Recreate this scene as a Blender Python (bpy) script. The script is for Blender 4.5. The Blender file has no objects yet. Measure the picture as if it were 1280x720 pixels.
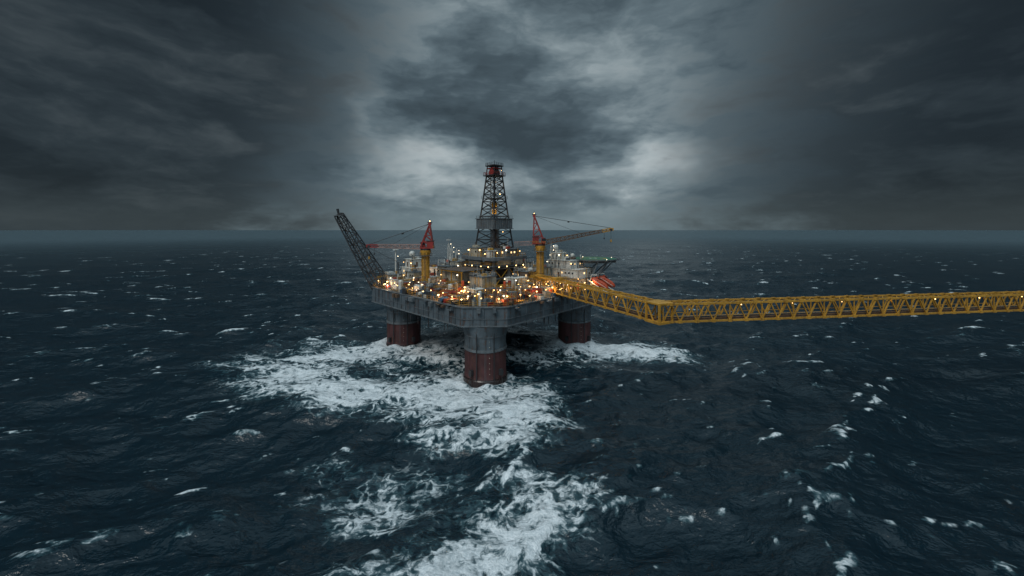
import bpy, math, random
import numpy as np
from mathutils import Vector, Matrix
random.seed(7); rng=np.random.default_rng(11)
scene=bpy.context.scene
scene.view_settings.view_transform='Standard'
scene.view_settings.look='None'
scene.view_settings.exposure=0
COL=scene.collection

# ------------------------------------------------------------------ node helpers
class NT:
    def __init__(s,tree): s.t=tree; s.n=tree.nodes; s.l=tree.links
    def new(s,typ,**kw):
        n=s.n.new(typ)
        for k,v in kw.items(): setattr(n,k,v)
        return n
    def put(s,sock,v):
        if isinstance(v,bpy.types.NodeSocket): s.l.new(v,sock)
        else: sock.default_value=v
    def m(s,op,a,b=None,c=None,clamp=False):
        n=s.new('ShaderNodeMath',operation=op); n.use_clamp=clamp
        s.put(n.inputs[0],a)
        if b is not None: s.put(n.inputs[1],b)
        if c is not None: s.put(n.inputs[2],c)
        return n.outputs[0]
    def v(s,op,a,b=None,scale=None):
        n=s.new('ShaderNodeVectorMath',operation=op)
        s.put(n.inputs[0],a)
        if b is not None: s.put(n.inputs[1],b)
        if scale is not None: s.put(n.inputs['Scale'],scale)
        return n.outputs['Value'] if op in('LENGTH','DOT_PRODUCT','DISTANCE') else n.outputs[0]
    def noise(s,vec,scale,detail=5,rough=.55,dist=0.,col=False):
        n=s.new('ShaderNodeTexNoise'); s.put(n.inputs['Vector'],vec)
        n.inputs['Scale'].default_value=scale; n.inputs['Detail'].default_value=detail
        n.inputs['Roughness'].default_value=rough; n.inputs['Distortion'].default_value=dist
        return n.outputs['Color' if col else 'Fac']
    def smooth(s,x,a,b,c=0.,d=1.):
        n=s.new('ShaderNodeMapRange',interpolation_type='SMOOTHSTEP')
        s.put(n.inputs[0],x); n.inputs[1].default_value=a; n.inputs[2].default_value=b
        n.inputs[3].default_value=c; n.inputs[4].default_value=d
        return n.outputs[0]
    def mix(s,f,a,b,bt='MIX'):
        n=s.new('ShaderNodeMix',data_type='RGBA',blend_type=bt)
        s.put(n.inputs[0],f)
        s.put(n.inputs[6],a if not isinstance(a,tuple) else (*a[:3],1)); s.put(n.inputs[7],b if not isinstance(b,tuple) else (*b[:3],1))
        return n.outputs[2]
    def ramp(s,x,stops):
        n=s.new('ShaderNodeValToRGB'); s.put(n.inputs[0],x); e=n.color_ramp.elements
        while len(e)<len(stops): e.new(.5)
        for i,(p,c) in enumerate(stops): e[i].position=p; e[i].color=(*c,1)
        return n.outputs[0]
    def scalev(s,vec,x,y,z):
        return s.v('MULTIPLY',vec,(x,y,z))

def paint(name,base,rust=.35,rough=.55,metal=0.,streak=.5,dirt=.5,scale=1.):
    m=bpy.data.materials.new(name); m.use_nodes=True; t=NT(m.node_tree)
    b=t.n['Principled BSDF']
    tc=t.new('ShaderNodeTexCoord').outputs['Object']
    n1=t.noise(tc,.35*scale,4,.65); n2=t.noise(tc,2.2*scale,3,.6)
    st=t.noise(t.scalev(tc,1.1,1.1,.09),1.3*scale,4,.65)
    dk=tuple(c*(1-.55*dirt) for c in base); lt=tuple(min(1,c*1.12) for c in base)
    c=t.mix(t.smooth(n1,.3,.7),dk,lt)
    c=t.mix(t.m('MULTIPLY',t.smooth(st,.5,.68),streak),c,tuple(x*.35 for x in base))
    rf=t.m('MULTIPLY',t.smooth(t.m('ADD',t.m('MULTIPLY',n2,.5),t.m('MULTIPLY',st,.5)),.53,.62),rust)
    c=t.mix(rf,c,(.11,.045,.022))
    t.put(b.inputs['Base Color'],c)
    t.put(b.inputs['Roughness'],t.m('ADD',rough-.12,t.m('MULTIPLY',n2,.3)))
    b.inputs['Metallic'].default_value=metal
    return m
def emis(name,col,st):
    m=bpy.data.materials.new(name); m.use_nodes=True; t=NT(m.node_tree)
    b=t.n['Principled BSDF']; b.inputs['Base Color'].default_value=(*col,1)
    b.inputs['Emission Color'].default_value=(*col,1)
    tc=t.new('ShaderNodeTexCoord').outputs['Object']
    t.put(b.inputs['Emission Strength'],t.m('MULTIPLY',t.smooth(t.noise(tc,.35,2),.3,.7,.35,1.3),st))
    m.cycles.emission_sampling='NONE'
    return m
def simple(name,col,rough=.3):
    m=bpy.data.materials.new(name); m.use_nodes=True; t=NT(m.node_tree); b=t.n['Principled BSDF']
    tc=t.new('ShaderNodeTexCoord').outputs['Object']
    t.put(b.inputs['Base Color'],t.mix(t.noise(tc,1.5,2),tuple(c*.6 for c in col),tuple(c*1.3 for c in col)))
    b.inputs['Roughness'].default_value=rough
    return m

MHULL=paint('hull_paint',(.10,.125,.143),.6,.55,0,.85,.7,.6)
MGREY=paint('grey_paint',(.135,.155,.168),.4,.6,0,.5,.6)
MDARK=paint('dark_steel',(.04,.042,.046),.4,.5,.2,.3,.5)
MWHITE=paint('white_paint',(.66,.65,.60),.4,.5,0,.5,.35)
MBEIGE=paint('beige_paint',(.45,.40,.31),.5,.6,0,.5,.5)
MYEL=paint('yellow_paint',(.52,.27,.035),.5,.5,0,.4,.5)
MRED=paint('red_paint',(.29,.03,.025),.35,.5,0,.4,.5)
MPINK=paint('faded_red_white_paint',(.40,.26,.23),.5,.6,0,.4,.4)
MORANGE=paint('orange_paint',(.5,.075,.028),.2,.45,0,.3,.4)
MBROWN=paint('rusty_steel',(.15,.09,.055),.7,.75,.1,.5,.6)
MBLUE=paint('blue_paint',(.05,.12,.2),.4,.5,0,.4,.5)
MDECK=paint('deck_plate',(.095,.08,.065),.7,.8,0,.2,.7)
MGREEN=paint('helideck_green',(.03,.14,.08),.1,.7,0,.1,.4)
MLEGRED=paint('antifouling_red',(.085,.028,.028),.8,.65,0,.85,.8,.6)
MSLIME=paint('wet_waterline',(.025,.014,.013),.4,.25,0,.5,.6)
MBLACK=simple('window_glass',(.015,.02,.025),.12)
MLIT=emis('lit_window',(1,.66,.30),1.8)
MBULB=emis('warm_lamp',(1,.58,.20),8.)
MBULBW=emis('pale_lamp',(1,.84,.58),7.)
MATS=[MHULL,MGREY,MDARK,MWHITE,MBEIGE,MYEL,MRED,MPINK,MORANGE,MBROWN,MBLUE,MDECK,MGREEN,MLEGRED,MSLIME,MBLACK,MLIT,MBULB,MBULBW]
(HULL,GREY,DARK,WHITE,BEIGE,YEL,RED,PINK,ORANGE,BROWN,BLUE,DECK,GREEN,LEGRED,SLIME,GLASS,LIT,BULB,BULBW)=range(19)

# ------------------------------------------------------------------ mesh builder
class MB:
    def __init__(s): s.v=[]; s.f=[]; s.m=[]
    def add(s,vs,fs,mat):
        o=len(s.v); s.v+= [tuple(v) for v in vs]; s.f+=[tuple(i+o for i in f) for f in fs]; s.m+=[mat]*len(fs)
    def box(s,c,sz,mat,rot=0.,tilt=None):
        hx,hy,hz=[x/2 for x in sz]; R=Matrix.Rotation(rot,3,'Z')
        if tilt is not None: R=tilt
        vs=[Vector(c)+R@Vector((sx*hx,sy*hy,sz_*hz)) for sz_ in(-1,1) for sy in(-1,1) for sx in(-1,1)]
        s.add(vs,[(0,2,3,1),(4,5,7,6),(0,1,5,4),(2,6,7,3),(0,4,6,2),(1,3,7,5)],mat)
    def frame(s,p1,p2,up=Vector((0,0,1))):
        a=(Vector(p2)-Vector(p1)); L=a.length; a=a/L if L else Vector((0,0,1))
        if abs(a.dot(up))>.98: up=Vector((0,1,0))
        x=a.cross(up).normalized(); y=x.cross(a).normalized(); return a,x,y,L
    def beam(s,p1,p2,w,mat,h=None):
        h=h or w; a,x,y,L=s.frame(p1,p2); p1=Vector(p1);p2=Vector(p2)
        vs=[p+x*(i*w/2)+y*(j*h/2) for p in(p1,p2) for i,j in((-1,-1),(1,-1),(1,1),(-1,1))]
        s.add(vs,[(0,1,2,3),(7,6,5,4),(0,4,5,1),(1,5,6,2),(2,6,7,3),(3,7,4,0)],mat)
    def cyl(s,p1,p2,r1,mat,r2=None,n=12):
        r2=r1 if r2 is None else r2; a,x,y,L=s.frame(p1,p2); p1=Vector(p1);p2=Vector(p2); vs=[]
        for p,r in((p1,r1),(p2,r2)):
            for i in range(n):
                t=2*math.pi*i/n; vs.append(p+x*(math.cos(t)*r)+y*(math.sin(t)*r))
        fs=[(i,(i+1)%n,n+(i+1)%n,n+i) for i in range(n)]+[tuple(reversed(range(n))),tuple(range(n,2*n))]
        s.add(vs,fs,mat)
    def lathe(s,c,prof,n=48,axis=None,mats=None):
        c=Vector(c); R=axis or Matrix.Identity(3); vs=[]
        for z,r in prof:
            for i in range(n):
                t=2*math.pi*i/n; vs.append(c+R@Vector((math.cos(t)*r,math.sin(t)*r,z)))
        o=len(s.v); s.v+=[tuple(v) for v in vs]
        for k in range(len(prof)-1):
            fs=[(k*n+i,k*n+(i+1)%n,(k+1)*n+(i+1)%n,(k+1)*n+i) for i in range(n)]
            s.f+=[tuple(q+o for q in f) for f in fs]; s.m+=[mats[k] if mats else 0]*n
    def sph(s,c,r,mat,n=12,half=False,sz=1.):
        m=n//2; prof=[(-math.cos(math.pi*k/m)*r*sz,max(.001,math.sin(math.pi*k/m)*r)) for k in range(m+1)]
        s.lathe(c,prof,n,mats=[mat]*m)
    def lattice(s,p1,p2,w1,w2,n,r,mat,h1=None,h2=None,mat2=None,split=1.):
        h1=h1 or w1; h2=h2 or w2; a,x,y,L=s.frame(p1,p2); p1=Vector(p1);p2=Vector(p2); st=[]
        for i in range(n+1):
            t=i/n; w=w1+(w2-w1)*t; h=h1+(h2-h1)*t; p=p1.lerp(p2,t)
            st.append([p+x*(sx*w/2)+y*(sy*h/2) for sx,sy in((-1,-1),(1,-1),(1,1),(-1,1))])
        for i in range(n):
            mm=mat if (mat2 is None or i/n<split) else mat2
            for k in range(4):
                s.beam(st[i][k],st[i+1][k],r,mm)
                k2=(k+1)%4
                if (i+k)%2: s.beam(st[i][k],st[i+1][k2],r*.6,mm)
                else: s.beam(st[i][k2],st[i+1][k],r*.6,mm)
                s.beam(st[i][k],st[i][k2],r*.6,mm)
        for k in range(4): s.beam(st[n][k],st[n][(k+1)%4],r*.7,mat2 if mat2 is not None else mat)
        return st
    def rail(s,pts,mat=YEL,h=1.1,step=2.,r=.07):
        for p,q in zip(pts[:-1],pts[1:]):
            p=Vector(p);q=Vector(q);L=(q-p).length;n=max(1,int(L/step))
            for i in range(n+1):
                c=p.lerp(q,i/n); s.beam(c,c+Vector((0,0,h)),r,mat)
            for hh in(h*.5,h): s.beam(p+Vector((0,0,hh)),q+Vector((0,0,hh)),r,mat)
    def build(s,name,parent=None,matrix=None,bevel=0.,smooth=False):
        me=bpy.data.meshes.new(name); me.from_pydata(s.v,[],s.f)
        used=sorted(set(s.m)); idx={u:i for i,u in enumerate(used)}
        for u in used: me.materials.append(MATS[u])
        me.polygons.foreach_set('material_index',[idx[m] for m in s.m])
        me.update(); o=bpy.data.objects.new(name,me); COL.objects.link(o)
        if matrix is not None: o.matrix_world=matrix
        if parent is not None: o.parent=parent
        if smooth:
            me.shade_smooth(); md=o.modifiers.new('es','EDGE_SPLIT'); md.split_angle=math.radians(40)
        return o
def empty(name,matrix=Matrix.Identity(4)):
    o=bpy.data.objects.new(name,None); COL.objects.link(o); o.matrix_world=matrix; o.empty_display_size=.5; return o

ANG=math.radians(46.3)
FX,FY=-7.8,110.
PM=Matrix.Translation((FX,FY,0))@Matrix.Rotation(ANG,4,'Z')      # platform frame: x -> right/back, y -> left/back
DZ=21.9; HB=16.3
S=45.7
lamps=[]
def P2W(a,b,z): return PM@Vector((a,b,z))

# ------------------------------------------------------------------ platform hull
rig=empty('oil_platform',PM)
poly=[(-9,0),(0,-9),(47,-9),(54.7,-1),(54.7,47),(47,56),(-6,56),(-9,53)]
mb=MB()
def prism(mb,poly,z0,z1,side,top):
    n=len(poly); vs=[(x,y,z0) for x,y in poly]+[(x,y,z1) for x,y in poly]
    mb.add(vs,[(i,(i+1)%n,n+(i+1)%n,n+i) for i in range(n)]+[tuple(reversed(range(n)))],side)
    mb.add(vs,[tuple(range(n,2*n))],top)
prism(mb,poly,HB,DZ,HULL,DECK)
def edges(poly,off=0):
    for i in range(len(poly)):
        p=Vector(poly[i]);q=Vector(poly[(i+1)%len(poly)]); d=(q-p).normalized(); nn=Vector((d.y,-d.x)); yield p+nn*off,q+nn*off,d,nn
for p,q,d,nn in edges(poly,.12):
    for z,w in((DZ-.15,.34),(HB+.2,.34),(HB+2.2,.14)):
        mb.beam((p.x,p.y,z),(q.x,q.y,z),w,GREY)
    L=(q-p).length; k=max(1,int(L/2.6))
    for i in range(1,k):
        c=p+d*(L*i/k); mb.beam((c.x,c.y,HB+.4),(c.x,c.y,DZ-.35),.13 if i%3 else .26,HULL)
    for i in range(int(L/5)):
        c=p+d*random.uniform(2,max(2.1,L-2))+nn*.5; w=random.uniform(.8,2.6); h=random.uniform(.5,1.6)
        mb.box((c.x,c.y,DZ-.4-h/2),(w,1.,h),random.choice((GREY,HULL,BROWN,DARK)),math.atan2(d.y,d.x))
mb.build('hull',rig)
mb=MB()
for i in range(12):
    a=random.uniform(4,42)
    mb.cyl((a,-8.4,HB+.1),(a,-8.4,HB-random.uniform(.6,3.2)),.12,DARK,n=6)
    mb.cyl((-8.4,a,HB+.1),(-8.4,a,HB-random.uniform(.6,3.2)),.12,DARK,n=6)
for k in range(5):
    mb.beam((-8,8+k*8,HB-.35),(50,8+k*8,HB-.35),.7,DARK)
mb.cyl((24,22,HB),(24,22,-8),.5,DARK); mb.cyl((27,25,HB),(27,25,-8),.3,BROWN)
for p in((22,26),(28,20),(30,28)): mb.cyl((*p,HB),(*p,-8),.2,DARK,n=8)
mb.build('underdeck_pipework',rig)
for i,(a,b) in enumerate(((0,0),(S,0),(0,S),(S,S))):
    mb=MB()
    mb.lathe((a,b,0),[(-14,6.5),(1.0,6.5),(1.4,6.15),(2.6,6.05),(8.9,6.0),(8.95,6.3),(9.6,6.3),(9.65,6.02),(13.0,6.05),(13.05,6.22),(13.4,6.25),(HB-.02,6.95)],64,
             mats=[SLIME,SLIME,LEGRED,LEGRED,GREY,GREY,GREY,HULL,GREY,GREY,HULL])
    for t in range(0,360,30):
        c,s_=math.cos(math.radians(t)),math.sin(math.radians(t))
        mb.beam((a+c*6.05,b+s_*6.05,1.2),(a+c*6.05,b+s_*6.05,8.85),.12,LEGRED)
        mb.beam((a+c*6.1,b+s_*6.1,9.7),(a+c*6.1,b+s_*6.1,12.9),.1,HULL)
    for t in(205,250):
        c,s_=math.cos(math.radians(t)),math.sin(math.radians(t))
        mb.cyl((a+c*6.35,b+s_*6.35,1),(a+c*6.35,b+s_*6.35,HB),.14,DARK,n=8)
    for t in(226,229):
        c,s_=math.cos(math.radians(t)),math.sin(math.radians(t)); mb.beam((a+c*6.4,b+s_*6.4,1),(a+c*6.4,b+s_*6.4,HB),.05,GREY)
    for z in range(3,26):
        c,s_=math.cos(math.radians(239)),math.sin(math.radians(239))
        if z%3==0: mb.box((a+c*6.06,b+s_*6.06,z*.5),(.1,.3,.14),BEIGE,math.radians(239))
    for t in(190,270):
        c,s_=math.cos(math.radians(t)),math.sin(math.radians(t))
        mb.box((a+c*6.5,b+s_*6.5,3.2),(1.1,.9,1.6),DARK,math.radians(t))
        mb.cyl((a+c*6.9,b+s_*6.9,3),(a+c*7.2,b+s_*7.2,-3),.09,DARK,n=6)
    mb.build('column_%d'%(i+1),rig,smooth=True)

# ------------------------------------------------------------------ modules
def lamp(mb,p,h=2.2,white=False,power=0):
    x,y,z=p
    mb.beam((x,y,z),(x,y,z+h),.09,GREY); mb.box((x,y,z+h+.08),(.5,.3,.12),GREY)
    mb.sph((x,y,z+h-.12),.15+.12*random.random(),BULBW if white else BULB,8)
    if power: lamps.append((P2W(x,y,z+h-.5),power,white))
def module(mb,a,b,w,d,h,z0,mat,floors=1,win=True,roof=True,lit=.2,rails=True,ribs=False):
    mb.box((a,b,z0+h/2),(w,d,h),mat)
    mb.box((a,b,z0+h+.1),(w+.5,d+.5,.2),(WHITE if mat==WHITE else GREY) if roof else mat)
    fh=h/floors
    for f in range(floors):
        zz=z0+fh*f
        if f>0:
            mb.box((a,b,zz),(w+1.6,d+1.6,.14),GREY)
            if rails: mb.rail([(a-w/2-.75,b+d/2+.75,zz+.07),(a-w/2-.75,b-d/2-.75,zz+.07),(a+w/2+.75,b-d/2-.75,zz+.07),(a+w/2+.75,b+d/2+.75,zz+.07),(a-w/2-.75,b+d/2+.75,zz+.07)],WHITE,1.0,1.8,.05)
        for ax in(0,1):
            L=d if ax==0 else w; k=max(2,int(L/1.5))
            for sgn in(-1,1):
                for i in range(k):
                    t=-L/2+L*(i+.5)/k
                    if ribs:
                        if ax==0: mb.box((a+sgn*(w/2+.04),b+t,zz+fh/2),(.12,.2,fh*.94),mat)
                        else: mb.box((a+t,b+sgn*(d/2+.04),zz+fh/2),(.2,.12,fh*.94),mat)
                        continue
                    if not win: continue
                    r=random.random()
                    if r<.3: continue
                    door=r>.88
                    sw,sh=(.85,1.9) if door else (.7,.65)
                    cz=zz+(1.05 if door else fh*.58)
                    mm=BROWN if door else (LIT if random.random()<lit else GLASS)
                    if ax==0:
                        mb.box((a+sgn*(w/2+.02),b+t,cz),(.1,sw+.16,sh+.16),mat); mb.box((a+sgn*(w/2+.05),b+t,cz),(.1,sw,sh),mm)
                    else:
                        mb.box((a+t,b+sgn*(d/2+.02),cz),(sw+.16,.1,sh+.16),mat); mb.box((a+t,b+sgn*(d/2+.05),cz),(sw,.1,sh),mm)
    zt=z0+h+.2
    if rails: mb.rail([(a-w/2,b+d/2,zt),(a-w/2,b-d/2,zt),(a+w/2,b-d/2,zt),(a+w/2,b+d/2,zt),(a-w/2,b+d/2,zt)],WHITE if mat!=WHITE else GREY,1.0,1.8,.05)
    for i in range(int(w*d/7)+1):
        x=a+random.uniform(-.38,.38)*w; y=b+random.uniform(-.38,.38)*d; r=random.random()
        if r<.45: mb.box((x,y,zt+.4),(random.uniform(.7,2),random.uniform(.7,1.6),random.uniform(.6,1.3)),random.choice((GREY,WHITE,BEIGE,BROWN,ORANGE,YEL)))
        elif r<.7: mb.cyl((x,y,zt),(x,y,zt+random.uniform(.8,2.6)),.22,random.choice((GREY,WHITE,DARK)),n=8)
        elif r<.85: mb.cyl((x-.8,y,zt+.5),(x+.8,y,zt+.5),.45,random.choice((WHITE,GREY,BROWN)),n=10)
        else: mb.beam((x,y,zt),(x,y,zt+random.uniform(2,4)),.07,WHITE)
    for i in range(2):
        t=random.uniform(-.45,.45)
        mb.cyl((a-w/2-.2,b+t*d,z0),(a-w/2-.2,b+t*d,zt),.11,random.choice((GREY,BROWN,YEL)),n=6)
        mb.cyl((a+t*w,b-d/2-.2,z0),(a+t*w,b-d/2-.2,zt),.11,random.choice((GREY,BROWN,YEL)),n=6)
    for (x,y) in((a-w/2-.4,b-d/2-.4),(a-w/2-.4,b+d/2),(a+w/2,b-d/2-.4)):
        if random.random()<.8: lamp(mb,(x,y,z0),h*random.uniform(.5,1.),random.random()<.3,0)

mb=MB()
mods=[
 (7,50,7,8,6.4,DZ,WHITE,2,1,0),(7,50.5,5,5,3,DZ+6.6,WHITE,1,1,0),
 (-1.5,51,5,6,4.2,DZ,BEIGE,1,1,0),(-3,43,6,7,3.2,DZ,WHITE,1,1,0),(2.5,42.5,4,6,5.5,DZ,BEIGE,2,1,0),
 (14.5,43,6,7,6.2,DZ,WHITE,2,1,0),(22,45,7,8,7.6,DZ,GREY,2,1,0),(31,46,8,8,6,DZ,WHITE,2,1,0),
 (10,26,7,9,6.2,DZ,BEIGE,2,0,1),(5,36,5,6,4.,DZ,WHITE,1,1,0),
 (12,14.5,6.5,6.5,5.4,DZ,BEIGE,1,0,1),(11.5,34.5,5,5,7.5,DZ,BEIGE,2,1,0),(18,35,6,6,9,DZ,BEIGE,2,1,0),
 (31,11,7,7,6.,DZ,BROWN,2,1,0),(38.5,12,6,8,6.8,DZ,BEIGE,2,1,0),(23,9,6,5,4.4,DZ,WHITE,1,1,0),
 (41,24,8,9,8,DZ,BEIGE,2,1,0),(41,36,9,9,7,DZ,BEIGE,2,1,0),(-2.5,22,4.5,6,2.8,DZ,GREY,1,1,0),(2,6,3.4,3.4,3.0,DZ,WHITE,1,1,0),
]
for (a,b,w,d,h,z0,mt,fl,wi,ri) in mods: module(mb,a,b,w,d,h,z0,mt,fl,bool(wi),True,.22,True,bool(ri))
mb.build('deck_modules',rig)

mb=MB()
pin=[(-8.7,0.1),(0.1,-8.7),(46.8,-8.7),(54.4,-.9),(54.4,46.9),(46.9,55.7),(-5.9,55.7),(-8.7,52.9),(-8.7,0.1)]
mb.rail([(x,y,DZ) for x,y in pin],YEL,1.15,1.7,.06)
def inside(a,b,m=1.):
    if not(-8.2<a<53.5 and -8.2<b<55): return False
    if a+b< -7.5: return False
    if a-b>54.5: return False
    for q in mods:
        if abs(a-q[0])<q[2]/2+m and abs(b-q[1])<q[3]/2+m: return False
    if abs(a-26)<10 and abs(b-23.5)<10: return False
    if abs(a-.8)<2.4 and abs(b-32.5)<2.4: return False
    if abs(a-32.7)<2.2 and abs(b-6.3)<2.2: return False
    if a>40 and b<14: return False
    return True
cnt=0
while cnt<680:
    a=random.uniform(-8.5,53); b=random.uniform(-8.5,55)
    if random.random()<.6:
        if random.random()<.5: a=random.uniform(-8.2,6)
        else: b=random.uniform(-8.2,6)
    if not inside(a,b,.8): continue
    cnt+=1; r=random.random(); mt=random.choice((GREY,GREY,WHITE,WHITE,BEIGE,BROWN,BROWN,BROWN,YEL,DARK,DARK,RED,RED,BLUE,ORANGE))
    if r<.4:
        w,d,h=random.uniform(.6,2.6),random.uniform(.6,2.2),random.uniform(.5,2.1)
        mb.box((a,b,DZ+h/2),(w,d,h),mt)
        mb.box((a,b,DZ+h+.05),(w*.7,d*.7,.12),GREY)
        if random.random()<.4: mb.cyl((a,b,DZ+h),(a,b,DZ+h+random.uniform(.4,1.4)),.15,GREY,n=6)
    elif r<.54:
        L=random.uniform(1,2.6); q=random.random()<.5
        dx,dy=(L/2,0) if q else (0,L/2); rr=random.uniform(.35,.8)
        mb.cyl((a-dx,b-dy,DZ+rr+.3),(a+dx,b+dy,DZ+rr+.3),rr,mt,n=12)
        mb.box((a,b,DZ+.25),(dx*1.4+.6,dy*1.4+.6,.5),DARK)
    elif r<.64:
        h=random.uniform(1.5,4.2); rr=random.uniform(.3,.9); mb.cyl((a,b,DZ),(a,b,DZ+h),rr,mt,n=12); mb.sph((a,b,DZ+h),rr,mt,10,sz=.5)
    elif r<.8:
        L=random.uniform(3,8); q=random.random()<.5; k=random.randint(3,6); z=DZ+random.uniform(.2,2.2)
        if q and not inside(a+L,b,.3): continue
        if not q and not inside(a,b+L,.3): continue
        for i in range(k):
            o=i*.35
            if q: mb.cyl((a,b+o,z),(a+L,b+o,z),.13,random.choice((BROWN,GREY,YEL,DARK)),n=6)
            else: mb.cyl((a+o,b,z),(a+o,b+L,z),.13,random.choice((BROWN,GREY,YEL,DARK)),n=6)
        for t in(.1,.9):
            if q: mb.beam((a+L*t,b+.8,DZ),(a+L*t,b+.8,z),.14,DARK)
            else: mb.beam((a+.8,b+L*t,DZ),(a+.8,b+L*t,z),.14,DARK)
    elif r<.9:
        h=random.uniform(2,4.2); w=random.uniform(1.2,2.4)
        for sx in(-1,1):
            for sy in(-1,1): mb.beam((a+sx*w/2,b+sy*w/2,DZ),(a+sx*w/2,b+sy*w/2,DZ+h),.1,mt)
        for z in(DZ+h*.5,DZ+h):
            mb.box((a,b,z),(w,w,.08),GREY)
            mb.rail([(a-w/2,b-w/2,z),(a+w/2,b-w/2,z),(a+w/2,b+w/2,z),(a-w/2,b+w/2,z),(a-w/2,b-w/2,z)],YEL,.9,1.2,.05)
    else:
        lamp(mb,(a,b,DZ),random.uniform(1.2,3.4),random.random()<.25)
mb.build('deck_equipment',rig)

mb=MB()
lp=[]
for t in np.linspace(2,50,14): lp.append((-7.9,t+random.uniform(-1.4,1.4)))
for t in np.linspace(2,45,12): lp.append((t+random.uniform(-1.4,1.4),-7.9))
for k in range(40):
    for _ in range(40):
        a,b=random.uniform(-7,50),random.uniform(-7,52)
        if inside(a,b,.5): lp.append((a,b)); break
lp+=[(-4.5,-3.2),(-1,-6.6)]
for i,(a,b) in enumerate(lp): lamp(mb,(a,b,DZ),random.uniform(1.4,3.2),random.random()<.2,200+120*random.random() if i%2 else 0)
mb.build('deck_lamps',rig)

mb=MB()
for k in range(26):
    mb.cyl((15,17.2+k*.45,DZ+7.4+.02*(k%3)),(4.5,17.2+k*.45,DZ+7.4),.17,BROWN if k%3 else GREY,n=6)
for a in(5,10,14.5):
    mb.beam((a,17,DZ+7.0),(a,29,DZ+7.0),.35,YEL)
for a in(5.,14.5):
    for b in(17.4,23,28.6): mb.beam((a,b,DZ),(a,b,DZ+7),.3,YEL)
mb.build('pipe_rack',rig)

# ------------------------------------------------------------------ derrick
der=empty('drilling_derrick',PM)
DA,DB=26.,23.5; ZF=33.2
mb=MB()
for sx in(-1,0,1):
    for sy in(-1,0,1):
        mb.beam((DA+sx*7.6,DB+sy*7.6,DZ),(DA+sx*7.6,DB+sy*7.6,ZF-1.),.7,GREY)
for z in(DZ+3.6,DZ+7.2):
    for s_ in(-1,1):
        mb.beam((DA-7.6,DB+s_*7.6,z),(DA+7.6,DB+s_*7.6,z),.5,GREY); mb.beam((DA+s_*7.6,DB-7.6,z),(DA+s_*7.6,DB+7.6,z),.5,GREY)
for s_ in(-1,1):
    for q in(-1,0):
        x0,x1=DA+q*7.6,DA+(q+1)*7.6
        mb.beam((x0,DB+s_*7.6,DZ+.3),(x1,DB+s_*7.6,DZ+7.2),.3,YEL); mb.beam((x1,DB+s_*7.6,DZ+.3),(x0,DB+s_*7.6,DZ+7.2),.3,YEL)
        y0,y1=DB+q*7.6,DB+(q+1)*7.6
        mb.beam((DA+s_*7.6,y0,DZ+.3),(DA+s_*7.6,y1,DZ+7.2),.3,YEL); mb.beam((DA+s_*7.6,y1,DZ+.3),(DA+s_*7.6,y0,DZ+7.2),.3,YEL)
mb.box((DA,DB,DZ+5.2),(11,11,4.5),DARK)
mb.box((DA,DB,ZF-.6),(18,18,1.1),GREY)
mb.box((DA,DB,DZ+8.1),(17.4,17.4,.3),GREY)
for z in(DZ+8.25,ZF-.05):
    mb.rail([(DA-8.6,DB-8.6,z),(DA+8.6,DB-8.6,z),(DA+8.6,DB+8.6,z),(DA-8.6,DB+8.6,z),(DA-8.6,DB-8.6,z)],YEL,1.1,1.6,.06)
for (x,y,w,d,h,mt) in((DA-6,DB+3,3,6,3.2,BEIGE),(DA+2,DB-6.6,7,2.6,2.8,GREY),(DA+7,DB+2,2.4,6,3.4,WHITE),(DA-6.4,DB-5,2.6,3,2.4,WHITE)):
    module(mb,x,y,w,d,h,ZF-.05,mt,1,True,True,.3,False)
mb.box((DA-3,DB-7.9,DZ+9.6),(7,1,2.4),BEIGE); mb.box((DA+5,DB-7.9,DZ+9.5),(4,1,2.2),WHITE)
mb.box((DA-7.9,DB+2,DZ+9.6),(1,7,2.4),GREY); mb.box((DA-7.9,DB-5,DZ+9.4),(1,3,2),BROWN)
for q in(-6,-2,3,7): mb.sph((DA+q,DB-8.75,DZ+7.9),.2,BULB,8); mb.sph((DA-8.75,DB+q,DZ+7.9),.2,BULB,8)
mb.build('substructure',der)
mb=MB()
Z0,Z1=ZF,64.0; W0,W1=11.2,4.3
def wz(z): return W0+(W1-W0)*((z-Z0)/(Z1-Z0))**.9
zs=[Z0]
for k in range(11): zs.append(Z0+(Z1-Z0)*(1-(1-(k+1)/11)**1.12))
for z0,z1 in zip(zs[:-1],zs[1:]):
    w0,w1=wz(z0)/2,wz(z1)/2
    c0=[(DA+sx*w0,DB+sy*w0,z0) for sx,sy in((-1,-1),(1,-1),(1,1),(-1,1))]
    c1=[(DA+sx*w1,DB+sy*w1,z1) for sx,sy in((-1,-1),(1,-1),(1,1),(-1,1))]
    for k in range(4):
        k2=(k+1)%4
        mb.beam(c0[k],c1[k],.42,DARK); mb.beam(c1[k],c1[k2],.24,DARK)
        mb.beam(c0[k],c1[k2],.2,DARK); mb.beam(c0[k2],c1[k],.2,DARK)
        if random.random()<.5: mb.sph(c1[k],.18,BULBW,8)
    if random.random()<.5: mb.sph(((c1[0][0]+c1[1][0])/2,c1[0][1]-.2,c1[0][2]),.18,BULB,8)
mb.build('derrick_tower',der)
mb=MB()
zb,zt=43.6,47.5; hw=4.9
for sx,sy,w,d in((0,-1,2*hw,.16),(0,1,2*hw,.16),(-1,0,.16,2*hw-.4),(1,0,.16,2*hw-.4)):
    mb.box((DA+sx*hw,DB+sy*hw,(zb+zt)/2),(w,d,zt-zb),GREY)
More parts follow.
